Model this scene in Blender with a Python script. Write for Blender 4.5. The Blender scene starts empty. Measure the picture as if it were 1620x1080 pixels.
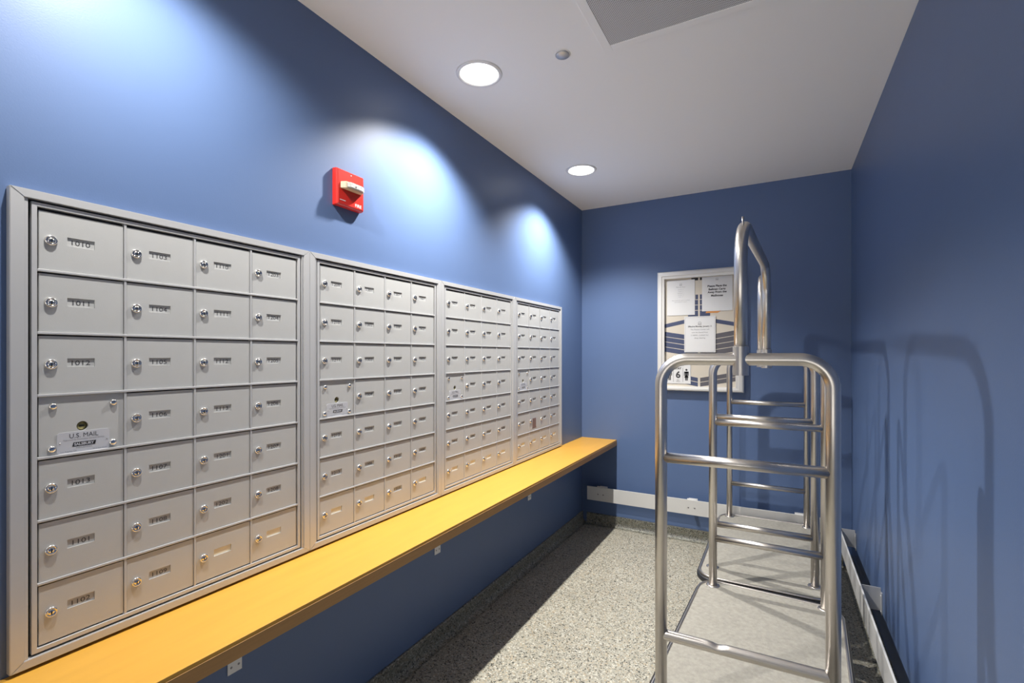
import bpy, bmesh, math, random
from mathutils import Vector, Matrix
random.seed(7)
PI = math.pi
C = bpy.context.scene.collection
S = bpy.context.scene

# ------------------------------------------------------------------ camera
CH = 1.345                                   # camera height above the floor
W, L, H = 1.80, 3.702, 2.518                 # room: left wall X=0, back wall Y=L
Y0 = -2.2                                    # the room runs on behind the camera
F_PX, HORIZON = 762.46, 561.47
cd = bpy.data.cameras.new('camera')
cd.sensor_fit = 'HORIZONTAL'; cd.sensor_width = 36.0
cd.lens = 36.0 * F_PX / 1620.0
cd.shift_y = (HORIZON - 540.0) / 1620.0
cd.clip_start = 0.02
cam = bpy.data.objects.new('camera', cd); C.objects.link(cam)
cam.location = (1.39, 0.0, CH)
cam.rotation_euler = (PI / 2, 0, 0.5033)
S.camera = cam

# ------------------------------------------------------------------ world, exposure
w = bpy.data.worlds.new('open_end_fill'); S.world = w; w.use_nodes = True
# added fill through the open end, stronger below the horizon to lift the ceiling
_nt = w.node_tree; _bg = _nt.nodes['Background']; _bg.inputs[0].default_value = (1.0, 0.97, 0.93, 1)
_tc = _nt.nodes.new('ShaderNodeTexCoord'); _sp = _nt.nodes.new('ShaderNodeSeparateXYZ'); _mr = _nt.nodes.new('ShaderNodeMapRange')
_nt.links.new(_tc.outputs['Generated'], _sp.inputs[0]); _nt.links.new(_sp.outputs['Z'], _mr.inputs[0])
_mr.inputs[1].default_value = -.20; _mr.inputs[2].default_value = .02; _mr.inputs[3].default_value = 2.3; _mr.inputs[4].default_value = .22
_nt.links.new(_mr.outputs[0], _bg.inputs[1])
S.view_settings.view_transform = 'Standard'; S.view_settings.look = 'None'
S.view_settings.gamma = 1.0; S.view_settings.exposure = 0.44
S.view_settings.use_curve_mapping = False
S.cycles.max_bounces = 14; S.cycles.diffuse_bounces = 8; S.cycles.glossy_bounces = 6
S.cycles.caustics_reflective = True
S.cycles.blur_glossy = 0.6
S.cycles.sample_clamp_indirect = 6.0
WIDE_W, CORE_W = 38.0, 94.0
WIDE_A, CORE_A = math.radians(127), math.radians(120)

# ------------------------------------------------------------------ materials
def mat(name, col, rough=0.5, metal=0.0, bump=0.0, bscale=200.0, var=0.0, vscale=8.0, spec=0.5, stretch=None, aniso=0.0):
    m = bpy.data.materials.new(name); m.use_nodes = True
    nt = m.node_tree; b = nt.nodes['Principled BSDF']
    b.inputs['Base Color'].default_value = (*col, 1); b.inputs['Roughness'].default_value = rough
    b.inputs['Metallic'].default_value = metal; b.inputs['Specular IOR Level'].default_value = spec
    tc = nt.nodes.new('ShaderNodeTexCoord'); mp = nt.nodes.new('ShaderNodeMapping')
    nt.links.new(tc.outputs['Object'], mp.inputs[0])
    if stretch: mp.inputs['Scale'].default_value = stretch
    if var > 0:
        n = nt.nodes.new('ShaderNodeTexNoise'); n.inputs['Scale'].default_value = vscale; n.inputs['Detail'].default_value = 5
        nt.links.new(mp.outputs[0], n.inputs['Vector'])
        mx = nt.nodes.new('ShaderNodeMix'); mx.data_type = 'RGBA'
        mx.inputs[6].default_value = (*[c * (1 - var) for c in col], 1)
        mx.inputs[7].default_value = (*[min(1, c * (1 + var)) for c in col], 1)
        nt.links.new(n.outputs['Fac'], mx.inputs[0]); nt.links.new(mx.outputs[2], b.inputs['Base Color'])
    if bump > 0:
        n2 = nt.nodes.new('ShaderNodeTexNoise'); n2.inputs['Scale'].default_value = bscale; n2.inputs['Detail'].default_value = 3
        nt.links.new(mp.outputs[0], n2.inputs['Vector'])
        bp = nt.nodes.new('ShaderNodeBump'); bp.inputs['Strength'].default_value = bump; bp.inputs['Distance'].default_value = 0.002
        nt.links.new(n2.outputs['Fac'], bp.inputs['Height']); nt.links.new(bp.outputs[0], b.inputs['Normal'])
    if aniso: b.inputs['Anisotropic'].default_value = aniso
    return m

def terrazzo(name, base, dark, light):
    m = bpy.data.materials.new(name); m.use_nodes = True
    nt = m.node_tree; b = nt.nodes['Principled BSDF']; b.inputs['Roughness'].default_value = 0.42
    tc = nt.nodes.new('ShaderNodeTexCoord')
    v = nt.nodes.new('ShaderNodeTexVoronoi'); v.inputs['Scale'].default_value = 190
    nt.links.new(tc.outputs['Object'], v.inputs['Vector'])
    sep = nt.nodes.new('ShaderNodeSeparateColor'); nt.links.new(v.outputs['Color'], sep.inputs[0])
    r = nt.nodes.new('ShaderNodeValToRGB'); r.color_ramp.interpolation = 'CONSTANT'
    e = r.color_ramp.elements
    e[0].position = 0; e[0].color = (*dark, 1)
    e[1].position = 0.10; e[1].color = (*[x * .72 for x in base], 1)
    for p, c in ((0.28, base), (0.55, [x * 1.14 for x in base]), (0.78, [base[0] * 1.12, base[1] * .98, base[2] * .84]), (0.90, light)):
        k = e.new(p); k.color = (*c, 1)
    nt.links.new(sep.outputs[0], r.inputs[0])
    n = nt.nodes.new('ShaderNodeTexNoise'); n.inputs['Scale'].default_value = 3.0; n.inputs['Detail'].default_value = 4
    nt.links.new(tc.outputs['Object'], n.inputs['Vector'])
    mr = nt.nodes.new('ShaderNodeMapRange'); mr.inputs[3].default_value = .84; mr.inputs[4].default_value = 1.12
    nt.links.new(n.outputs['Fac'], mr.inputs[0])
    mx = nt.nodes.new('ShaderNodeMix'); mx.data_type = 'RGBA'; mx.blend_type = 'MULTIPLY'; mx.inputs[0].default_value = 1
    nt.links.new(r.outputs[0], mx.inputs[6]); nt.links.new(mr.outputs[0], mx.inputs[7])
    nt.links.new(mx.outputs[2], b.inputs['Base Color'])
    return m

def perforated(name):
    m = bpy.data.materials.new(name); m.use_nodes = True
    nt = m.node_tree; b = nt.nodes['Principled BSDF']; b.inputs['Roughness'].default_value = 0.5
    tc = nt.nodes.new('ShaderNodeTexCoord'); mp = nt.nodes.new('ShaderNodeMapping')
    mp.inputs['Scale'].default_value = (150, 150, 150)
    mp.inputs['Rotation'].default_value = (0, 0, PI / 4)
    nt.links.new(tc.outputs['Object'], mp.inputs[0])
    fr = nt.nodes.new('ShaderNodeVectorMath'); fr.operation = 'FRACTION'; nt.links.new(mp.outputs[0], fr.inputs[0])
    sb = nt.nodes.new('ShaderNodeVectorMath'); sb.operation = 'SUBTRACT'; sb.inputs[1].default_value = (.5, .5, 0); nt.links.new(fr.outputs[0], sb.inputs[0])
    ml = nt.nodes.new('ShaderNodeVectorMath'); ml.operation = 'MULTIPLY'; ml.inputs[1].default_value = (1, 1, 0); nt.links.new(sb.outputs[0], ml.inputs[0])
    ln = nt.nodes.new('ShaderNodeVectorMath'); ln.operation = 'LENGTH'; nt.links.new(ml.outputs[0], ln.inputs[0])
    lt = nt.nodes.new('ShaderNodeMath'); lt.operation = 'LESS_THAN'; lt.inputs[1].default_value = .32; nt.links.new(ln.outputs['Value'], lt.inputs[0])
    mx = nt.nodes.new('ShaderNodeMix'); mx.data_type = 'RGBA'
    mx.inputs[6].default_value = (.66, .66, .66, 1); mx.inputs[7].default_value = (.20, .20, .205, 1)
    nt.links.new(lt.outputs[0], mx.inputs[0]); nt.links.new(mx.outputs[2], b.inputs['Base Color'])
    return m

M = {
 'blue': mat('blue_wall_paint', (.098, .154, .292), .42, bump=.08, bscale=260, var=.03, vscale=5, spec=.45),
 'ceil': mat('white_ceiling_paint', (.93, .93, .91), .9, bump=.05, bscale=300),
 'terrazzo': terrazzo('terrazzo', (.385, .365, .295), (.06, .06, .048), (.62, .60, .51)),
 'terrazzo_base': terrazzo('terrazzo_cove_shaded', (.22, .22, .18), (.05, .05, .04), (.40, .39, .34)),  # floor terrazzo darkened: the cove's shade is put into its colour
 'maple': mat('honey_maple', (.57, .30, .045), .40, var=.10, vscale=3, stretch=(9, 1.1, 9), spec=.45),
 'maple_edge': mat('maple_edge', (.42, .22, .07), .5, var=.16, vscale=6, stretch=(8, 2, 30)),  # maple darkened: the shade on the front edge is in this colour
 'alu': mat('grey_aluminium_paint', (.51, .51, .495), .42, metal=.2, bump=.10, bscale=900, var=.03, vscale=30),
 'alu_trim': mat('aluminium_trim', (.54, .54, .54), .36, metal=.3, bump=.05, bscale=900),
 'dark': mat('dark_gap', (.03, .03, .032), .8),
 'chrome': mat('chrome_lock', (.82, .80, .77), .14, metal=1.0),
 'black': mat('black', (.01, .01, .01), .5),
 'brass': mat('old_brass', (.30, .27, .13), .35, metal=.9),
 'card': mat('number_card', (.46, .46, .45), .6),  # darkened card: the shade inside the number slots is in this colour
 'blank_card': mat('blank_cream_card', (.80, .76, .62), .6),
 'ink': mat('black_ink', (.045, .045, .05), .6),
 'grey_ink': mat('grey_ink', (.28, .28, .29), .6),
 'plate': mat('etched_label_plate', (.62, .62, .64), .32, metal=.3),
 'steel': mat('brushed_stainless', (.65, .61, .565), .32, metal=1.0, bump=.05, bscale=60, stretch=(20, 20, 1)),
 'carpet': mat('beige_cart_carpet', (.35, .33, .28), .95, bump=.9, bscale=380, var=.30, vscale=70),
 'rubber': mat('black_rubber', (.025, .026, .03), .45),
 'wheel': mat('grey_rubber_wheel', (.12, .12, .12), .6),
 'white_metal': mat('white_enamel_metal', (.80, .79, .77), .4),
 'rail': mat('satin_rail', (.70, .69, .66), .38, metal=.15),
 'red': mat('fire_red_plastic', (.60, .022, .014), .3),
 'lens': mat('strobe_lens', (.58, .57, .53), .15),
 'cream': mat('lens_housing', (.60, .49, .34), .35),
 'silver': mat('reflector', (.6, .6, .6), .5, metal=1.0),
 'frame': mat('noticeboard_frame', (.70, .69, .66), .38, metal=.2),
 'paper': mat('white_paper', (.70, .70, .69), .8),
 'beige': mat('beige_backing', (.60, .545, .455), .8),
 'navy': mat('navy_print', (.055, .070, .135), .7),
 'slate': mat('slate_print', (.105, .10, .115), .7),
 'orange': mat('orange_print', (.65, .28, .08), .7),
 'sticker': mat('brown_sticker', (.17, .11, .10), .7),
 'perf': perforated('perforated_steel'),
 'screw': mat('zinc_screw', (.35, .34, .33), .35, metal=.8),
}
em = bpy.data.materials.new('lamp_lens'); em.use_nodes = True
bb = em.node_tree.nodes['Principled BSDF']; bb.inputs['Base Color'].default_value = (.9, .9, .9, 1)
bb.inputs['Emission Color'].default_value = (1, .985, .96, 1); bb.inputs['Emission Strength'].default_value = 4.0
M['lamp'] = em

# ------------------------------------------------------------------ mesh builder
class MB:
    def __init__(s): s.bm = bmesh.new(); s.mats = []
    def mi(s, m):
        if m not in s.mats: s.mats.append(m)
        return s.mats.index(m)
    def _tag(s, faces, m, smooth=False):
        i = s.mi(m)
        for f in faces: f.material_index = i; f.smooth = smooth
    def box(s, x0, x1, y0, y1, z0, z1, m, bev=0.0, seg=2, mtx=None):
        g = bmesh.new()
        vs = [g.verts.new((x, y, z)) for x in (x0, x1) for y in (y0, y1) for z in (z0, z1)]
        for q in ((0, 1, 3, 2), (4, 6, 7, 5), (0, 4, 5, 1), (2, 3, 7, 6), (0, 2, 6, 4), (1, 5, 7, 3)):
            g.faces.new([vs[k] for k in q])
        if bev > 0: bmesh.ops.bevel(g, geom=g.edges[:], offset=bev, segments=seg, affect='EDGES', profile=.6)
        if mtx is not None: bmesh.ops.transform(g, matrix=mtx, verts=g.verts)
        s.merge(g, m, smooth=False)
    def merge(s, g, m, smooth=False):
        i = s.mi(m)
        bmesh.ops.recalc_face_normals(g, faces=g.faces[:])
        mp = {}
        for v in g.verts: mp[v] = s.bm.verts.new(v.co)
        for f in g.faces:
            try:
                nf = s.bm.faces.new([mp[v] for v in f.verts]); nf.material_index = i; nf.smooth = smooth
            except ValueError: pass
        g.free()
    def prism(s, pts, vec, m, bev=0.0, smooth=False):
        g = bmesh.new(); vec = Vector(vec)
        a = [g.verts.new(p) for p in pts]; b = [g.verts.new(Vector(p) + vec) for p in pts]
        g.faces.new(a); g.faces.new(b[::-1]); n = len(pts)
        for k in range(n): g.faces.new((a[k], b[k], b[(k + 1) % n], a[(k + 1) % n]))
        if bev > 0: bmesh.ops.bevel(g, geom=g.edges[:], offset=bev, segments=2, affect='EDGES')
        s.merge(g, m, smooth)
    def poly(s, pts, m):
        f = s.bm.faces.new([s.bm.verts.new(p) for p in pts]); s._tag([f], m); return f
    def lathe(s, prof, org, axis, m, seg=24, smooth=True, cap=True):
        # prof: (radius, distance along axis)
        axis = Vector(axis).normalized(); org = Vector(org)
        u = axis.orthogonal().normalized(); v = axis.cross(u)
        g = bmesh.new(); rings = []
        for r, t in prof:
            if r < 1e-6: rings.append([g.verts.new(org + axis * t)])
            else: rings.append([g.verts.new(org + axis * t + (u * math.cos(2 * PI * k / seg) + v * math.sin(2 * PI * k / seg)) * r) for k in range(seg)])
        for a, b in zip(rings, rings[1:]):
            for k in range(seg):
                k2 = (k + 1) % seg
                if len(a) == 1 and len(b) == 1: continue
                if len(a) == 1: g.faces.new((a[0], b[k], b[k2]))
                elif len(b) == 1: g.faces.new((a[k], b[0], a[k2]))
                else: g.faces.new((a[k], b[k], b[k2], a[k2]))
        s.merge(g, m, smooth)
    def tube(s, pts, r, m, seg=20, cap=True, rf=None):
        pts = [Vector(p) for p in pts]; g = bmesh.new(); rings = []
        t = (pts[1] - pts[0]).normalized(); nrm = t.orthogonal().normalized()
        for i, p in enumerate(pts):
            if i == 0: tt = (pts[1] - pts[0]).normalized()
            elif i == len(pts) - 1: tt = (pts[-1] - pts[-2]).normalized()
            else: tt = ((pts[i + 1] - p).normalized() + (p - pts[i - 1]).normalized()).normalized()
            nrm = (nrm - tt * nrm.dot(tt)).normalized(); bn = tt.cross(nrm)
            ring = []
            for k in range(seg):
                a = 2 * PI * k / seg
                q = (nrm * math.cos(a) + bn * math.sin(a)) * r
                if rf: q = rf(i, q)
                ring.append(g.verts.new(p + q))
            rings.append(ring)
        for a, b in zip(rings, rings[1:]):
            for k in range(seg): g.faces.new((a[k], a[(k + 1) % seg], b[(k + 1) % seg], b[k]))
        if cap: g.faces.new(rings[0][::-1]); g.faces.new(rings[-1])
        s.merge(g, m, True)
    def text(s, body, size, org, right, up, m, align='CENTER', bold=0.0, maxw=None, lift=0.0, sx=1.0):
        g = text_geo(body, size, bold)
        if not g: return
        vs, fs = g
        xs = [v[0] for v in vs]; x0, x1 = min(xs), max(xs); ys = [v[1] for v in vs]; yc = (min(ys) + max(ys)) / 2
        k = sx
        if maxw and (x1 - x0) * k > maxw: k = maxw / (x1 - x0)
        ox = {'CENTER': (x0 + x1) / 2, 'LEFT': x0, 'RIGHT': x1}[align]
        right = Vector(right); up = Vector(up); n = right.cross(up); org = Vector(org) + n * lift
        nv = [s.bm.verts.new(org + right * ((v[0] - ox) * k) + up * (v[1] - yc)) for v in vs]
        i = s.mi(m)
        for f in fs:
            try: q = s.bm.faces.new([nv[j] for j in f]); q.material_index = i
            except ValueError: pass
    def data(s, name):
        me = bpy.data.meshes.new(name)
        s.bm.to_mesh(me); s.bm.free()
        for m in s.mats: me.materials.append(M[m])
        return me
    def build(s, name, parent=None, loc=(0, 0, 0)):
        o = bpy.data.objects.new(name, s.data(name)); C.objects.link(o); o.location = loc
        if parent: o.parent = parent
        return o

_tc = {}
def text_geo(body, size, bold):
    key = (body, size, bold)
    if key in _tc: return _tc[key]
    cu = bpy.data.curves.new('t', 'FONT'); cu.body = body; cu.size = size; cu.offset = bold; cu.resolution_u = 3
    o = bpy.data.objects.new('t', cu)
    me = bpy.data.meshes.new_from_object(o)
    r = ([tuple(v.co) for v in me.vertices], [tuple(p.vertices) for p in me.polygons]) if len(me.vertices) else None
    bpy.data.objects.remove(o); bpy.data.curves.remove(cu); bpy.data.meshes.remove(me)
    _tc[key] = r
    return r

def thing(name, label, cat, loc=(0, 0, 0), group=None):
    o = bpy.data.objects.new(name, None); C.objects.link(o); o.location = loc; o.empty_display_size = .05
    return tag(o, label, cat, group)
def tag(o, label, cat, group=None):
    o['label'] = label; o['category'] = cat
    if group: o['group'] = group
    return o
def struct(o, label=None, cat=None):
    o['kind'] = 'structure'
    return o
def inst(name, me, parent, loc):
    o = bpy.data.objects.new(name, me); C.objects.link(o); o.parent = parent; o.location = loc
    return o

# ------------------------------------------------------------------ room shell
T = .10
b = MB(); b.box(-T, W + T, Y0, L + T, -.10, 0, 'terrazzo'); struct(b.build('floor'))
b = MB(); b.box(-T, W + T, Y0, L + T, H, H + .10, 'ceil'); struct(b.build('ceiling'))
b = MB(); b.box(-T, 0, Y0, L + T, 0, H, 'blue'); struct(b.build('wall_left'))
b = MB(); b.box(W, W + T, Y0, L + T, 0, H, 'blue'); struct(b.build('wall_right'))
b = MB(); b.box(0, W, L, L + T, 0, H, 'blue'); struct(b.build('wall_back'))
# coved terrazzo base: profile (out from wall, height)
prof = [(0.0, .082), (.008, .082), (.011, .079), (.011, .034)]
for k in range(1, 7):
    a = PI / 2 * k / 6
    prof.append((.011 + .034 * (1 - math.cos(a)), .034 - .032 * math.sin(a)))
prof.append((0.0, .0005))
def cove(name, f, vec):
    b = MB(); g = bmesh.new()
    A = [g.verts.new(f(p, q)) for p, q in prof]; Bv = [g.verts.new(Vector(f(p, q)) + Vector(vec)) for p, q in prof]
    n = len(prof)
    for k in range(n): g.faces.new((A[k], A[(k + 1) % n], Bv[(k + 1) % n], Bv[k]))
    g.faces.new(A); g.faces.new(Bv[::-1]); b.merge(g, 'terrazzo_base')
    struct(b.build(name))
cove('baseboard_left', lambda p, q: (p, Y0, q), (0, L - Y0, 0))
cove('baseboard_right', lambda p, q: (W - p, Y0, q), (0, L - Y0, 0))
cove('baseboard_back', lambda p, q: (.045, L - p, q), (W - .09, 0, 0))

# ------------------------------------------------------------------ recessed downlights
def downlight(y, label, power=1.0, tilt=0.0):
    t = thing('recessed_downlight', label, 'ceiling light', (.30, y, H), 'recessed downlights along the mailbox wall')
    b = MB(); b.lathe([(.080, .002), (.080, -.004), (.086, -.007), (.093, -.005), (.0965, 0.0), (.080, .002)], (0, 0, 0), (0, 0, 1), 'white_metal', 48); b.build('trim_ring', t)
    b = MB(); b.lathe([(.082, -.0015), (0, -.0015)], (0, 0, 0), (0, 0, 1), 'lamp', 48); b.build('lamp_lens', t)
    for k, (wt, an, bl) in enumerate(((WIDE_W, WIDE_A, .50), (CORE_W, CORE_A, 1.0))):   # direct lamp light and the narrower reflector beam
        ld = bpy.data.lights.new('downlight_beam', 'SPOT'); ld.energy = wt * power; ld.color = (1, .975, .94)
        ld.spot_size = an; ld.spot_blend = bl; ld.shadow_soft_size = .022
        lo = bpy.data.objects.new('downlight_beam', ld); C.objects.link(lo); lo.parent = t; lo.location = (0, 0, -.03)
        lo.rotation_euler = (tilt, 0, 0)
downlight(1.696, 'lit round recessed downlight nearest the camera, left of the sprinkler cover')
downlight(2.890, 'lit round recessed downlight farther away, near the back wall')
downlight(.502, 'round recessed downlight above the nearest mailbox cabinet, out of the frame', .56, math.radians(12))

t = thing('sprinkler_cover', 'small round metal sprinkler cover plate on the white ceiling', 'sprinkler', (.656, 1.742, H))
b = MB(); b.lathe([(.031, 0), (.031, -.0025), (.027, -.003), (.027, 0)], (0, 0, 0), (0, 0, 1), 'white_metal', 32); b.build('rim', t)
b = MB(); b.lathe([(.026, -.001), (.0265, -.006), (.025, -.0075), (0, -.0082)], (0, 0, 0), (0, 0, 1), 'silver', 32); b.build('cover_plate', t)

t = thing('ceiling_vent', 'perforated grey return air grille set in the white ceiling', 'vent', (0, 0, H))
b = MB(); b.box(.838, 1.400, 1.165, 1.773, -.004, -.0005, 'perf'); b.build('perforated_panel', t)
b = MB()
for x0, x1, y0, y1 in ((.806, .838, 1.13, 1.805), (1.40, 1.432, 1.13, 1.805), (.838, 1.40, 1.773, 1.805), (.838, 1.40, 1.13, 1.165)):
    b.box(x0, x1, y0, y1, -.006, -.0003, 'ceil', .0012)
b.build('border_frame', t)

# ------------------------------------------------------------------ mailbox cabinets
P, RP = .1587, .1341
YC0, UP = .4102, .7205
ZB, ZT = .6892, 1.6927
ZC0 = 1.6604 - 7 * RP                         # bottom of the door grid
DX = .0105                                   # door front
# shared door mesh, cell-local: y 0..P, z 0..RP
def door_mesh():
    b = MB(); g0 = .0042; ya, yb, za, zb = g0, P - g0, g0, RP - .0060
    sy0, sy1, sz0, sz1 = .0505, .0995, .0605, .0795
    Yv = [ya, sy0, sy1, yb]; Zv = [za, sz0, sz1, zb]
    g = bmesh.new()
    e = .0012
    gv = {}
    for i, y in enumerate(Yv):
        for j, z in enumerate(Zv): gv[i, j] = g.verts.new((DX, y, z))
    for i in range(3):
        for j in range(3):
            if (i, j) == (1, 1): continue
            g.faces.new((gv[i, j], gv[i + 1, j], gv[i + 1, j + 1], gv[i, j + 1]))
    # slot walls
    bk = [g.verts.new((DX - .0028, Yv[i], Zv[j])) for i, j in ((1, 1), (2, 1), (2, 2), (1, 2))]
    fr = [gv[1, 1], gv[2, 1], gv[2, 2], gv[1, 2]]
    for k in range(4): g.faces.new((fr[k], fr[(k + 1) % 4], bk[(k + 1) % 4], bk[k]))
    g.faces.new(bk)
    # outer sides with a small rounded edge
    order = [(0, 0), (1, 0), (2, 0), (3, 0), (3, 1), (3, 2), (3, 3), (2, 3), (1, 3), (0, 3), (0, 2), (0, 1)]
    ring = [gv[o] for o in order]
    def off(v, d, x):
        y, z = v.co.y, v.co.z
        y += -d if y <= ya else (d if y >= yb else 0); z += -d if z <= za else (d if z >= zb else 0)
        return g.verts.new((x, y, z))
    r1 = [off(v, e * .7, DX - .0005) for v in ring]; r2 = [off(v, e, DX - .0018) for v in ring]; r3 = [off(v, e, .003) for v in ring]
    for A, Bv in ((ring, r1), (r1, r2), (r2, r3)):
        for k in range(12): g.faces.new((A[k], Bv[k], Bv[(k + 1) % 12], A[(k + 1) % 12]))
    g.faces.new(r3)
    b.merge(g, 'alu')
    return b.data('door')
def lock_mesh():
    b = MB()
    b.lathe([(.0112, 0), (.0112, .002), (.0102, .0045), (.0088, .0056), (.0072, .0050), (.0064, .0036), (.0060, .0036), (.0056, .0048), (.0020, .0052), (0, .0052)], (0, 0, 0), (1, 0, 0), 'chrome', 20)
    b.box(.0050, .0056, -.0011, .0011, -.0048, .0030, 'black')
    return b.data('cam_lock')
DOOR, LOCK = door_mesh(), lock_mesh()

def card_mesh(txt):
    b = MB(); x = DX - .0024
    b.poly([(x, .0508, .0607), (x, .0992, .0607), (x, .0992, .0793), (x, .0508, .0793)], 'card' if txt else 'blank_card')
    if txt: b.text(txt, .0150, (x, .0752, .0695), (0, 1, 0), (0, 0, 1), 'ink', lift=.0003, sx=1.25, maxw=.036)
    return b.data('number_card')

def seq(floor, unit):
    while True:
        yield '%d%02d' % (floor, unit)
        unit += 1
        if unit > 13: floor += 1; unit = 1
num = seq(10, 10)
COLS_FULL = {(0, 0), (0, 1)}                 # cabinet, column whose bottom door also carries a number

def cabinet(u, label, left_ext, right_ext):
    y0 = YC0 + u * UP
    t = thing('mailbox_cabinet', label, 'mailboxes', (0, y0, 0), 'mailbox cabinets recessed in the blue wall')
    w = 4 * P; zt = ZC0 + 7 * RP
    # body behind the doors
    b = MB(); b.box(.0005, .003, -.012, w + .012, ZC0 - .014, zt + .014, 'dark'); b.build('cabinet_body', t)
    # grid of bars and inner border
    b = MB()
    bx = .0128; s = .0092
    b.box(.002, bx + .001, -s, 0, ZC0 - s, zt + s, 'alu_trim', .0012)
    b.box(.002, bx + .001, w, w + s, ZC0 - s, zt + s, 'alu_trim', .0012)
    b.box(.002, bx + .001, -.001, w + .001, zt, zt + s, 'alu_trim', .0012)
    b.box(.002, bx + .001, -.001, w + .001, ZC0 - s, ZC0, 'alu_trim', .0012)
    for c in range(1, 4): b.box(.002, bx - .0006, c * P - .0026, c * P + .0026, ZC0, zt, 'alu_trim', .0010)
    for r in range(1, 7): b.box(.002, bx + .0006, .0002, w - .0002, ZC0 + r * RP - .0029, ZC0 + r * RP + .0029, 'alu_trim', .0013)
    b.build('door_grid', t)
    # mitred outer trim
    b = MB(); X = .0175; o = .020; ol = -left_ext; orr = w + right_ext
    q = [(ol, ZB), (orr, ZB), (orr, ZT), (ol, ZT)]
    iy0, iy1 = ol + .0225, orr - .0225 if right_ext > .04 else orr - .018
    i = [(iy0, ZB + .0185), (iy1, ZB + .0185), (iy1, ZT - .0185), (iy0, ZT - .0185)]
    for k in range(4):
        k2 = (k + 1) % 4
        b.prism([(.0005, *q[k]), (.0005, *q[k2]), (.0005, *i[k2]), (.0005, *i[k])], (X, 0, 0), 'alu_trim', .0011)
    # stepped lip inside the trim
    for (ya, yb, za, zb) in ((iy0, iy0 + .0065, i[0][1], i[2][1]), (iy1 - .0065, iy1, i[0][1], i[2][1])):
        b.box(.0005, .0152, ya, yb, za, zb, 'alu_trim', .001)
    b.build('trim_frame', t)
    for c in range(4):
        for r in range(7):
            z = ZC0 + (6 - r) * RP; y = c * P
            if c == 0 and r == 3: master(t, z); continue
            d = inst('door', DOOR, t, (0, y, z))
            inst('cam_lock', LOCK, d, (DX - .0004, .0228, .067))
            if r == 6 and (u, c) not in COLS_FULL and not (u == 1 and c == 2):
                txt = ''
            elif u == 1 and c == 2 and r == 6: txt = '1313'
            else:
                txt = next(num)
                if txt == '1313': txt = next(num)
            inst('number_card', card_mesh(txt), d, (0, 0, 0))
            if u == 3 and r == 5 and c == 1:
                k = MB(); k.box(DX - .0002, DX + .0006, .048, .098, .030, .082, 'sticker')
                k.prism([(DX + .0003, .048, .030), (DX + .0003, .098, .030), (DX + .0003, .104, .018), (DX + .0003, .043, .018)], (.0004, 0, 0), 'sticker')
                s_ = k.build('sticker', d); s_['label'] = 'brown worn sticker over the number slot'
    return t

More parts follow.
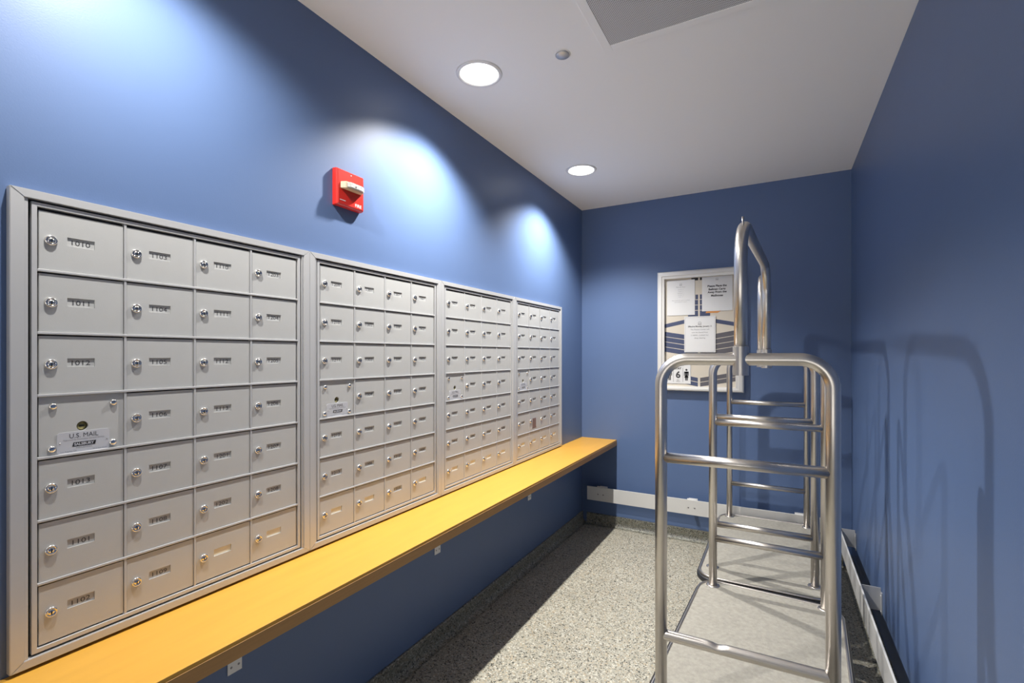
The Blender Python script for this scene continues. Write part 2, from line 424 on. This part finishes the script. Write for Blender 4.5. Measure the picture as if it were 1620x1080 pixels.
def master(t, z):
    # the postal master panel, cell local
    b = MB(); X = .0092; g0 = .0035
    g = bmesh.new(); n = 28; cy, cz, r = .0775, .0610, .0105
    # plate with a round hole
    outer = []
    for k in range(n):
        a = 2 * PI * k / n; ca, sa = math.cos(a), math.sin(a)
        hy = (P - g0 - cy) if ca > 0 else (cy - g0); hz = (RP - g0 - cz) if sa > 0 else (cz - g0)
        f = min(hy / abs(ca) if abs(ca) > 1e-6 else 9, hz / abs(sa) if abs(sa) > 1e-6 else 9)
        outer.append(g.verts.new((X, cy + ca * f, cz + sa * f)))
    inner = [g.verts.new((X, cy + r * math.cos(2 * PI * k / n), cz + r * math.sin(2 * PI * k / n))) for k in range(n)]
    deep = [g.verts.new((X - .0060, v.co.y, v.co.z)) for v in inner]
    for k in range(n):
        k2 = (k + 1) % n
        g.faces.new((outer[k], outer[k2], inner[k2], inner[k])); g.faces.new((inner[k], inner[k2], deep[k2], deep[k]))
    b.merge(g, 'alu')
    b.box(.003, X - .0004, g0, P - g0, g0, g0 + .003, 'alu')
    for (ya, yb, za, zb) in ((g0, cy - r, g0, RP - g0), (cy + r, P - g0, g0, RP - g0), (cy - r, cy + r, cz + r, RP - g0), (cy - r, cy + r, g0, cz - r)):
        b.box(.003, X - .0003, ya, yb, za, zb, 'alu')
    p = b.build('master_panel', t, (0, 0, z))
    k = MB(); k.lathe([(r, .0030), (.0088, .0034), (.0085, .0052), (0, .0055)], (.0, cy, cz), (1, 0, 0), 'brass', 24)
    k.box(.0052, .0060, cy - .005, cy + .005, cz - .0013, cz + .0013, 'black'); kk = k.build('master_lock', p); kk['label'] = 'recessed brass master lock'
    for (y, zz) in ((.0265, .1095), (.1355, .1095), (.1345, .0155), (.0245, .0165)):
        k = MB(); k.lathe([(.0074, 0), (.0072, .0022), (.0055, .0042), (.0028, .0052), (0, .0054)], (X, y, zz), (1, 0, 0), 'chrome', 16)
        k.build('dome_screw', p)
    k = MB(); ya, yb, za, zb = .0330, .1275, .0025, .0495; c_ = .004
    k.prism([(X, ya + c_, za), (X, yb - c_, za), (X, yb, za + c_), (X, yb, zb - c_), (X, yb - c_, zb), (X, ya + c_, zb), (X, ya, zb - c_), (X, ya, za + c_)], (.0009, 0, 0), 'plate')
    yc = (ya + yb) / 2; R, U = (0, 1, 0), (0, 0, 1); x = X + .0009
    k.text('U.S. MAIL', .0140, (x, yc, .0405), R, U, 'ink', lift=.0002, sx=1.2, maxw=.052)
    k.text('Approved by Postmaster General Service', .0055, (x, yc, .0315), R, U, 'grey_ink', lift=.0002, maxw=.074)
    sl = .002
    k.prism([(x, yc - .021, .0165), (x, yc + .020, .0165), (x, yc + .022, .0255), (x, yc - .019, .0255)], (.0003, 0, 0), 'black')
    k.text('SALSBURY', .0080, (x, yc, .0210), R, U, 'plate', lift=.0006, bold=.0003, maxw=.036, sx=1.1)
    k.text('INDUSTRIES', .0042, (x, yc, .0132), R, U, 'grey_ink', lift=.0002, sx=1.3)
    k.text('Los Angeles, CA', .0042, (x, ya + .006, .0066), R, U, 'grey_ink', 'LEFT', lift=.0002)
    k.text('1010 East 62nd', .0042, (x, yb - .006, .0066), R, U, 'grey_ink', 'RIGHT', lift=.0002)
    for yy, zz in ((ya + .005, .026), (yb - .005, .026)): k.lathe([(.0016, 0), (.0012, .0008), (0, .001)], (x, yy, zz), (1, 0, 0), 'screw', 8)
    lp = k.build('label_plate', p); lp['label'] = 'silver plate reading U.S. MAIL'

gapc = (UP - 4 * P) / 2
cabinet(0, 'grey metal mailbox cabinet nearest the camera, first and largest in view, doors 1010 to 1208', YC0 - .3666, gapc)
cabinet(1, 'grey mailbox cabinet second from the left, between the nearest cabinet and the third', gapc, gapc)
cabinet(2, 'grey mailbox cabinet third from the left, second from the back corner', gapc, gapc)
cabinet(3, 'grey mailbox cabinet farthest along the wall, beside the back corner, with a brown sticker', gapc, .0385)

# ------------------------------------------------------------------ long shelf under the mailboxes
t = thing('wall_shelf', 'long honey yellow wooden shelf along the blue wall under the mailboxes', 'shelf', (0, 0, .682))
g = MB(); g.box(.0005, .2885, Y0 + 1.0, L - .0005, -.010, 0, 'maple', .0015); g.build('shelf_top', t)
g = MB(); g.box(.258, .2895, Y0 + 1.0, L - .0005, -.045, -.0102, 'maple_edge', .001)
g.box(.0005, .258, Y0 + 1.0, L - .0005, -.034, -.0102, 'maple_edge'); e_ = g.build('edge_board', t); e_['label'] = 'front edge and underside in darkened maple'
for y in (.842, 1.800, 2.752):
    g = MB()
    g.box(.0005, .004, y - .021, y + .021, -.262, -.0345, 'white_metal', .0008)
    g.box(.004, .20, y - .021, y + .021, -.0385, -.0345, 'white_metal', .0008)
    g.prism([(.004, y - .002, -.20), (.18, y - .002, -.0386), (.004, y - .002, -.0386)], (0, .004, 0), 'white_metal')
    for dy in (-.011, .011):
        g.lathe([(.0035, 0), (.003, .0012), (0, .0015)], (.004, y + dy, -.243), (1, 0, 0), 'screw', 10)
    g.build('bracket', t)

# ------------------------------------------------------------------ fire alarm
AY, AZ = 1.259, 1.947
t = thing('fire_alarm', 'red fire alarm horn strobe with clear lens on the blue wall', 'fire alarm', (0, AY, AZ))
g = MB(); hw, hh = .064, .066
pts_b = [(.0005, -hw, -hh), (.0005, hw, -hh), (.0005, hw, hh), (.0005, -hw, hh)]
gg = bmesh.new()
A = [gg.verts.new(p) for p in pts_b]; Bv = [gg.verts.new((.019, p[1] * .985, p[2] * .985)) for p in pts_b]
Cv = [gg.verts.new((.026, p[1] * .93, p[2] * .93)) for p in pts_b]
for X1, X2 in ((A, Bv), (Bv, Cv)):
    for k in range(4): gg.faces.new((X1[k], X1[(k + 1) % 4], X2[(k + 1) % 4], X2[k]))
gg.faces.new(Cv); gg.faces.new(A[::-1])
bmesh.ops.bevel(gg, geom=[e for e in gg.edges], offset=.0015, segments=2, affect='EDGES')
g.merge(gg, 'red')
for k in range(6):                            # added red ribs shaping the triangle of shade under the strobe
    zz = -.014 - k * .0045; ww = .030 - k * .0042
    g.box(.0255, .0266, -ww, ww, zz - .001, zz + .001, 'red')
R, U = (0, 1, 0), (0, 0, 1)
g.text('FIRE', .0165, (.0262, .034, -.050), R, U, 'paper', bold=.0002, lift=.0003, sx=1.05)
g.box(.0262, .0267, -.052, -.026, -.0480, -.0455, 'paper')
g.lathe([(.0022, 0), (.0018, .0007), (0, .0009)], (.026, 0, .052), (1, 0, 0), 'paper', 10)
g.build('housing', t)
g = MB()
g.prism([(.026, -.050, -.006), (.046, -.040, -.006), (.050, 0, -.006), (.046, .040, -.006), (.026, .050, -.006)], (0, 0, .024), 'cream', .0015)
g.build('strobe_housing', t)
g = MB(); g.prism([(.0466, -.038, -.003), (.0560, -.028, -.003), (.0560, .028, -.003), (.0466, .044, -.003)], (0, 0, .019), 'lens', .002)
for k in range(7):
    g.box(.0560, .0568, -.022 + k * .007, -.0205 + k * .007, .000, .014, 'silver')
g.lathe([(.0045, 0), (.0035, .002), (0, .0025)], (.056, -.004, .007), (1, 0, 0), 'silver', 12)
g.build('strobe_lens', t)

# ------------------------------------------------------------------ bumper rails
t = thing('bumper_rail', 'satin white flat bumper rail low on the back wall', 'wall rail', (0, L, 0), 'low bumper rails')
g = MB(); g.box(.075, 1.700, -.085, -.078, .208, .314, 'rail', .0012)
for x in (.185, .855, 1.52):
    for dx in (-.021, .021): g.lathe([(.006, 0), (.005, .0015), (0, .002)], (x + dx, -.085, .259), (0, -1, 0), 'screw', 12)
g.build('rail_face', t)
for x in (.185, .855, 1.52):
    g = MB(); g.box(x - .030, x + .030, -.078, -.074, .215, .321, 'white_metal', .0006)
    g.box(x - .002, x + .002, -.074, -.004, .215, .300, 'white_metal')
    g.box(x - .030, x + .030, -.005, -.0005, .205, .305, 'white_metal', .0006)
    g.build('stand_off_bracket', t)
t = thing('bumper_rail', 'satin white flat bumper rail along the foot of the right blue wall', 'wall rail', (W, 0, 0), 'low bumper rails')
g = MB(); g.box(-.087, -.080, Y0 + .4, L - .10, .208, .314, 'rail', .0012); g.build('rail_face', t)
for y in (3.50, 2.69, 1.88, 1.07):
    g = MB(); g.box(-.080, -.004, y - .002, y + .002, .200, .302, 'alu_trim')
    g.box(-.005, -.0005, y - .018, y + .004, .186, .284, 'alu_trim', .0006)
    for z in (.200, .270): g.lathe([(.004, 0), (.003, .0015), (0, .002)], (-.005, y - .010, z), (-1, 0, 0), 'white_metal', 10)
    g.build('stand_off_bracket', t)

# ------------------------------------------------------------------ notice board
bx0, bx1, bz0, bz1 = .607, 1.190, 1.085, 1.958
ix0, ix1, iz0, iz1 = .657, 1.137, 1.118, 1.905
t = thing('notice_board', 'silver framed notice board with navy and beige backing on the back wall', 'notice board', (0, L, 0))
g = MB(); yb_, yf = -.0005, -.042
O_ = [(bx0, bz0), (bx1, bz0), (bx1, bz1), (bx0, bz1)]; I_ = [(ix0, iz0), (ix1, iz0), (ix1, iz1), (ix0, iz1)]
def lerp(a, b, t): return (a[0] + (b[0] - a[0]) * t, a[1] + (b[1] - a[1]) * t)
def pt(q, y): return (q[0], y, q[1])
for k in range(4):
    k2 = (k + 1) % 4
    gg = bmesh.new()
    st = [(0, yb_), (0, yf + .010), (.10, yf + .003), (.24, yf), (.62, yf), (.66, yf + .005), (1, yf + .007), (1, yb_)]
    A = [gg.verts.new(pt(lerp(O_[k], I_[k], s), y)) for s, y in st]; Bv = [gg.verts.new(pt(lerp(O_[k2], I_[k2], s), y)) for s, y in st]
    for j in range(len(st)): gg.faces.new((A[j], A[(j + 1) % len(st)], Bv[(j + 1) % len(st)], Bv[j]))
    gg.faces.new(A); gg.faces.new(Bv[::-1]); g.merge(gg, 'frame')
g.build('frame', t)
g = MB(); YB = -.012
g.box(ix0 - .002, ix1 + .002, YB, -.001, iz0 - .002, iz1 + .002, 'beige')
cx = .8955
def quad(pts, m, dp=.0):
    g.prism([(x, YB - .0001 - dp, z) for x, z in pts], (0, -.0004, 0), m)
for s in (-1, 1):
    def xs(x): return cx + s * (x)
    def band(a0, a1, b0, b1, m='navy', x0=.008, x1=.2385):
        # z at inner / outer end, top then bottom
        quad([(xs(x0), b0), (xs(x1), b1), (xs(x1), a1), (xs(x0), a0)], m)
    quad([(xs(.006), 1.884), (xs(.052), 1.884), (xs(.052), 1.903), (xs(.006), 1.903)], 'black')
    for k in range(4):
        quad([(xs(.006), 1.747 - .0385 * k), (xs(.024 + .01 * k), 1.747 - .0385 * k), (xs(.024 + .01 * k), 1.781 - .0385 * k), (xs(.006), 1.781 - .0385 * k)], 'navy')
    quad([(xs(.006), 1.600), (xs(.075), 1.625), (xs(.075), 1.655), (xs(.006), 1.636)], 'navy', .0005)
    band(1.622, 1.574, 1.594, 1.546)
    m_ = 'navy' if s < 0 else 'slate'
    for k in range(4):
        o_ = -.038 * k
        band(1.478 + o_, 1.518 + o_, 1.446 + o_, 1.484 + o_, m_)
    for k in range(2):
        o_ = -.034 * k
        band(1.181 + o_, 1.226 + o_, 1.152 + o_, 1.196 + o_, 'navy' if s < 0 else 'slate')
quad([(.94, 1.645), (1.02, 1.645), (1.06, 1.668), (.95, 1.668)], 'orange', .001)
g.build('backing', t)

RB, UB = (1, 0, 0), (0, 0, 1)
def paper(name, label, x0, x1, z0, z1, y, tilt=0.0):
    xc, zc = (x0 + x1) / 2, (z0 + z1) / 2
    o = thing(name, label, 'notice', (xc, L + y, zc), None)
    hw, hh = (x1 - x0) / 2, (z1 - z0) / 2
    k = MB(); n = 8
    gg = bmesh.new(); rows = []
    for j in range(n + 1):
        z = hh - 2 * hh * j / n; cur = -.004 * (j / n) ** 2.2 if tilt else 0
        rows.append([gg.verts.new((x, cur, z)) for x in (-hw, hw)] + [gg.verts.new((x, cur + .0004, z)) for x in (hw, -hw)])
    for a, c in zip(rows, rows[1:]):
        for q in range(4): gg.faces.new((a[q], a[(q + 1) % 4], c[(q + 1) % 4], c[q]))
    gg.faces.new(rows[0]); gg.faces.new(rows[-1][::-1]); k.merge(gg, 'paper')
    return o, k
def logo(k, z, s=.010):
    for q in range(3): k.lathe([(s * (.9 - .28 * q), 0), (s * (.78 - .28 * q), 0)], (0, -.0004, z - s * .25 * q), (0, -1, 0), 'grey_ink', 14)
    k.box(-s, s, -.0008, -.0003, z - s * .9, z - s * .72, 'grey_ink')
def ln(k, s, size, z, m='grey_ink', bold=0, mw=None, x=0, y=-.0006):
    k.text(s, size, (x, y, z), RB, UB, m, bold=bold, maxw=mw)
o, k = paper('paper_notice', 'white notice sheet pinned at the upper left of the notice board', .673, .868, 1.636, 1.893, -.0150)
logo(k, .098); ln(k, 'Mailroom Hours', .011, .078, mw=.064)
for j, s in enumerate(('Monday', 'Tuesday', 'Wednesday', 'Thursday', 'Friday')): ln(k, s + ' 9 - 5', .0070, .060 - .0135 * j, mw=.048)
ln(k, 'Please see the front desk for any package', .0075, -.020, mw=.135); ln(k, 'delivery questions or concerns', .0070, -.032, mw=.108)
k.build('sheet', o)
o, k = paper('paper_notice', 'white sheet reading Please Place the Bellman Carts, upper right of the notice board', .916, 1.116, 1.658, 1.902, -.0150, )
logo(k, .105)
for j, s in enumerate(('Please Place the', 'Bellman Carts', 'Away From the', 'Mailboxes')):
    ln(k, s, .0195, .056 - .0228 * j, 'ink', bold=.0007, mw=(.140, .126, .132, .092)[j])
k.build('sheet', o)
o, k = paper('paper_notice', 'white sheet with thin border, lower centre of the notice board', .796, 1.007, 1.365, 1.624, -.0185)
for (a, c, d_, e) in ((-.098, .098, .1225, .1235), (-.098, .098, -.1235, -.1225), (-.099, -.098, -.1235, .1235), (.098, .099, -.1235, .1235)): k.box(a, c, -.0006, -.0002, d_, e, 'grey_ink')
logo(k, .080, .013)
for j, s in enumerate(('Effective Monday, January 11', 'The Fitness Center will', 'now be closed from', '11:00PM - 5:00AM for', 'deep cleaning')):
    ln(k, s, .0135 if j else .0145, .0555 - .0208 * j, 'ink' if j == 0 else 'grey_ink', bold=.0003 if j == 0 else 0, mw=(.158, .140, .112, .146, .118)[j])
k.build('sheet', o)
o = thing('distancing_sign', 'small white sign reading STAY 6 with two figures, lower left of the notice board', 'sign', (.752, L - .0155, 1.206))
k = MB(); k.box(-.087, .087, 0, .003, -.071, .074, 'paper', .0012)
for a, c, d_, e in ((-.083, .083, -.0005, -.068,),): k.box(-.083, .083, -.0004, .0005, -.0685, -.0678, 'grey_ink')
ln(k, 'SOCIAL DISTANCING', .0105, .062, 'grey_ink', mw=.080); ln(k, 'STAY', .0190, .0415, 'black', bold=.0009, mw=.052)
ln(k, '6', .066, -.004, 'ink', bold=.0022); ln(k, 'FEET', .0095, -.044, 'ink', mw=.026); ln(k, 'APART', .0095, -.055, 'ink', mw=.030)
for x in (-.034, .033): k.box(x - .0009, x + .0009, -.0006, .0003, -.058, .046, 'ink')
for sx, skirt in ((-.060, 0), (.058, 1)):
    k.lathe([(.0075, 0), (0, 0)], (sx, -.0006, .031), (0, -1, 0), 'ink', 18)
    def pp(pts): k.prism([(sx + x, 0, z) for x, z in pts], (0, -.0007, 0), 'ink')
    pp([(-.016, .019), (.016, .019), (.0165, -.012), (.012, -.012), (.0105, .008), (-.0105, .008), (-.012, -.012), (-.0165, -.012)])
    pp([(-.0095, .018), (.0095, .018), (.009, -.012), (-.009, -.012)])
    if skirt: pp([(-.009, -.008), (.009, -.008), (.0145, -.026), (-.0145, -.026)])
    pp([(-.009, -.012), (-.001, -.012), (-.001, -.046), (-.0085, -.046)]); pp([(.001, -.012), (.009, -.012), (.0085, -.046), (.001, -.046)])
k.build('sign_face', o)

# ------------------------------------------------------------------ luggage carts
def rounded(pts, rad, n=10):
    out = [Vector(pts[0])]
    for a, b_, c in zip(pts, pts[1:], pts[2:]):
        a, b_, c = Vector(a), Vector(b_), Vector(c)
        d1 = (a - b_).normalized(); d2 = (c - b_).normalized()
        ang = d1.angle(d2); tl = rad / math.tan(ang / 2)
        p1 = b_ + d1 * tl; p2 = b_ + d2 * tl
        cen = b_ + (d1 + d2).normalized() * (rad / math.sin(ang / 2))
        for k in range(n + 1):
            f = k / n; v1 = p1 - cen; v2 = p2 - cen; th = v1.angle(v2)
            out.append(cen + (v1 * math.sin((1 - f) * th) + v2 * math.sin(f * th)) / math.sin(th))
    out.append(Vector(pts[-1])); return out

HWF, RT, RR = .222, .0178, .0155
ZD, ZR1, ZR2, ZTOP, ZHOOP = .265, .487, 1.031, 1.333, 1.736
def cart(label, frames, yaw, dcx, y_near, y_far, dent=False):
    ox, oy = dcx, (y_near + y_far) / 2
    t = thing('luggage_cart', label, 'luggage cart', (ox, oy, 0))
    O = Vector((ox, oy, 0))
    hl = (y_far - y_near) / 2; hwd = .283
    def rr(hx, hy, rad, z, n=8):
        pts = []
        for sx, sy, a0 in ((1, 1, 0), (-1, 1, PI / 2), (-1, -1, PI), (1, -1, 1.5 * PI)):
            for k in range(n + 1):
                a = a0 + PI / 2 * k / n
                x = sx * (hx - rad) + rad * math.cos(a); y = sy * (hy - rad) + rad * math.sin(a)
                pts.append((x * math.cos(yaw) - y * math.sin(yaw), x * math.sin(yaw) + y * math.cos(yaw), z))
        return pts
    g = MB(); g.prism(rr(hwd - .016, hl - .016, .075, ZD - .030), (0, 0, .022), 'rubber'); g.build('deck', t)
    g = MB(); g.prism(rr(hwd - .010, hl - .010, .080, ZD - .008), (0, 0, .008), 'carpet', .002); g.build('carpet', t)
    g = MB()
    ring = rr(hwd, hl, .088, 0, 10)
    ring = [Vector(p) for p in ring]; n = len(ring)
    gg = bmesh.new(); prof_ = [(-.012, -.036), (.004, -.036), (.010, -.028), (.010, -.012), (.004, -.007), (-.012, -.007)]
    vr = []
    for i, p in enumerate(ring):
        tg = (ring[(i + 1) % n] - ring[i - 1]).normalized(); nn = Vector((tg.y, -tg.x, 0))
        vr.append([gg.verts.new(p + nn * a + Vector((0, 0, ZD + z))) for a, z in prof_])
    for i in range(n):
        for j in range(6): gg.faces.new((vr[i][j], vr[(i + 1) % n][j], vr[(i + 1) % n][(j + 1) % 6], vr[i][(j + 1) % 6]))
    g.merge(gg, 'rubber', True); bp = g.build('bumper', t); bp['label'] = 'black rubber bumper around the deck'
    g = MB(); gg = bmesh.new(); vr = []
    for i, p in enumerate(ring):
        tg = (ring[(i + 1) % n] - ring[i - 1]).normalized(); nn = Vector((tg.y, -tg.x, 0))
        vr.append([gg.verts.new(p + nn * (-.004 + .0065 * math.cos(a)) + Vector((0, 0, ZD - .001 + .0065 * math.sin(a)))) for a in [2 * PI * q / 8 for q in range(8)]])
    for i in range(n):
        for j in range(8): gg.faces.new((vr[i][j], vr[(i + 1) % n][j], vr[(i + 1) % n][(j + 1) % 8], vr[i][(j + 1) % 8]))
    g.merge(gg, 'steel', True); g.build('deck_rim', t)
    cs, sn = math.cos(yaw), math.sin(yaw)
    for sx in (-1, 1):
        for sy in (-1, 1):
            x, y = sx * (hwd - .07), sy * (hl - .10); cxx, cyy = x * cs - y * sn, x * sn + y * cs
            c_ = thing_part('caster', t, (cxx, cyy, 0))
            k = MB(); k.box(-.042, .042, -.042, .042, ZD - .040, ZD - .032, 'screw', .001)
            k.box(-.028, -.024, -.022, .022, .085, ZD - .040, 'screw', .001); k.box(.024, .028, -.022, .022, .085, ZD - .040, 'screw', .001)
            k.box(-.028, .028, -.022, .022, ZD - .050, ZD - .040, 'screw')
            k.build('fork', c_)
            k = MB(); k.lathe([(0, -.016), (.088, -.016), (.1, -.010), (.1, .010), (.088, .016), (0, .016)], (0, .0, .1), (1, 0, 0), 'wheel', 28)
            k.lathe([(0, -.019), (.03, -.019), (.03, .019), (0, .019)], (0, 0, .1), (1, 0, 0), 'screw', 16); k.build('wheel', c_)
    cents = []
    for fi, (fx, fy, ft) in enumerate(frames):
        c0 = Vector((fx, fy, 0)) - O; ax = Vector((math.cos(ft), math.sin(ft), 0)); cents.append(c0)
        def q(s, z): return c0 + ax * s + Vector((0, 0, z))
        g = MB(); g.tube(rounded([q(-HWF, ZD - .005), q(-HWF, ZTOP), q(HWF, ZTOP), q(HWF, ZD - .005)], .078, 12), RT, 'steel', 28); ef = g.build('end_frame', t)
        for s in (-1, 1):
            g = MB(); g.lathe([(.030, ZD - .001), (.030, ZD + .002), (.026, ZD + .004), (RT - .001, ZD + .005)], c0 + ax * (s * HWF), (0, 0, 1), 'steel', 24)
            g.build('floor_flange', ef)
        for z in (ZR1, ZR2):
            N = 60; pts = [q(-HWF + 2 * HWF * k / N, z) for k in range(N + 1)]
            if dent and fi == 0 and z == ZR1:
                def rf(i, v):
                    s = (i / N - .365) / .035; k_ = math.exp(-s * s)
                    if v.z > 0: v = Vector((v.x, v.y, v.z * (1 - .38 * k_)))
                    return Vector((v.x * (1 + .05 * k_), v.y * (1 + .05 * k_), v.z))
                g = MB(); g.tube(pts, RR, 'steel', 24, rf=rf); rl = g.build('cross_rail', t); rl['label'] = 'lower cross rail with a dent near its left third'
            else:
                g = MB(); g.tube([pts[0], pts[-1]], RR, 'steel', 24); g.build('cross_rail', t)
        g = MB(); g.lathe([(RT, -.046), (RT + .0035, -.046), (RT + .0035, .036), (RT, .038), (RT, .02), (0, .02), (0, -.044), (RT, -.046)], c0 + Vector((0, 0, ZTOP)), (0, 0, 1), 'steel', 40, smooth=False); g.build('hoop_socket', t)
    a, c = cents
    g = MB(); g.tube(rounded([a + Vector((0, 0, ZTOP)), a + Vector((0, 0, ZHOOP)), c + Vector((0, 0, ZHOOP)), c + Vector((0, 0, ZTOP))], .125, 14), RT, 'steel', 28)
    hp = g.build('hanging_hoop', t)
    g = MB(); m_ = a + (c - a).normalized() * .05 + Vector((0, 0, ZHOOP - .012)); g.tube([m_, m_ + Vector((0, 0, .030))], .0035, 'steel', 8); g.build('hook_pin', hp)
    return t
def thing_part(name, parent, loc):
    o = bpy.data.objects.new(name, None); C.objects.link(o); o.parent = parent; o.location = loc; o.empty_display_size = .03
    return o
cart('stainless steel luggage cart in front, its tall end frame nearest the camera', [(1.298, 1.527, .018), (1.347, 2.439, 0.0)], -.050, 1.325, 1.415, 2.478, dent=True)
cart('stainless steel luggage cart behind the first one, pushed up to the back wall', [(1.322, 2.652, .008), (1.330, 3.542, 0.0)], -.006, 1.328, 2.512, 3.585)
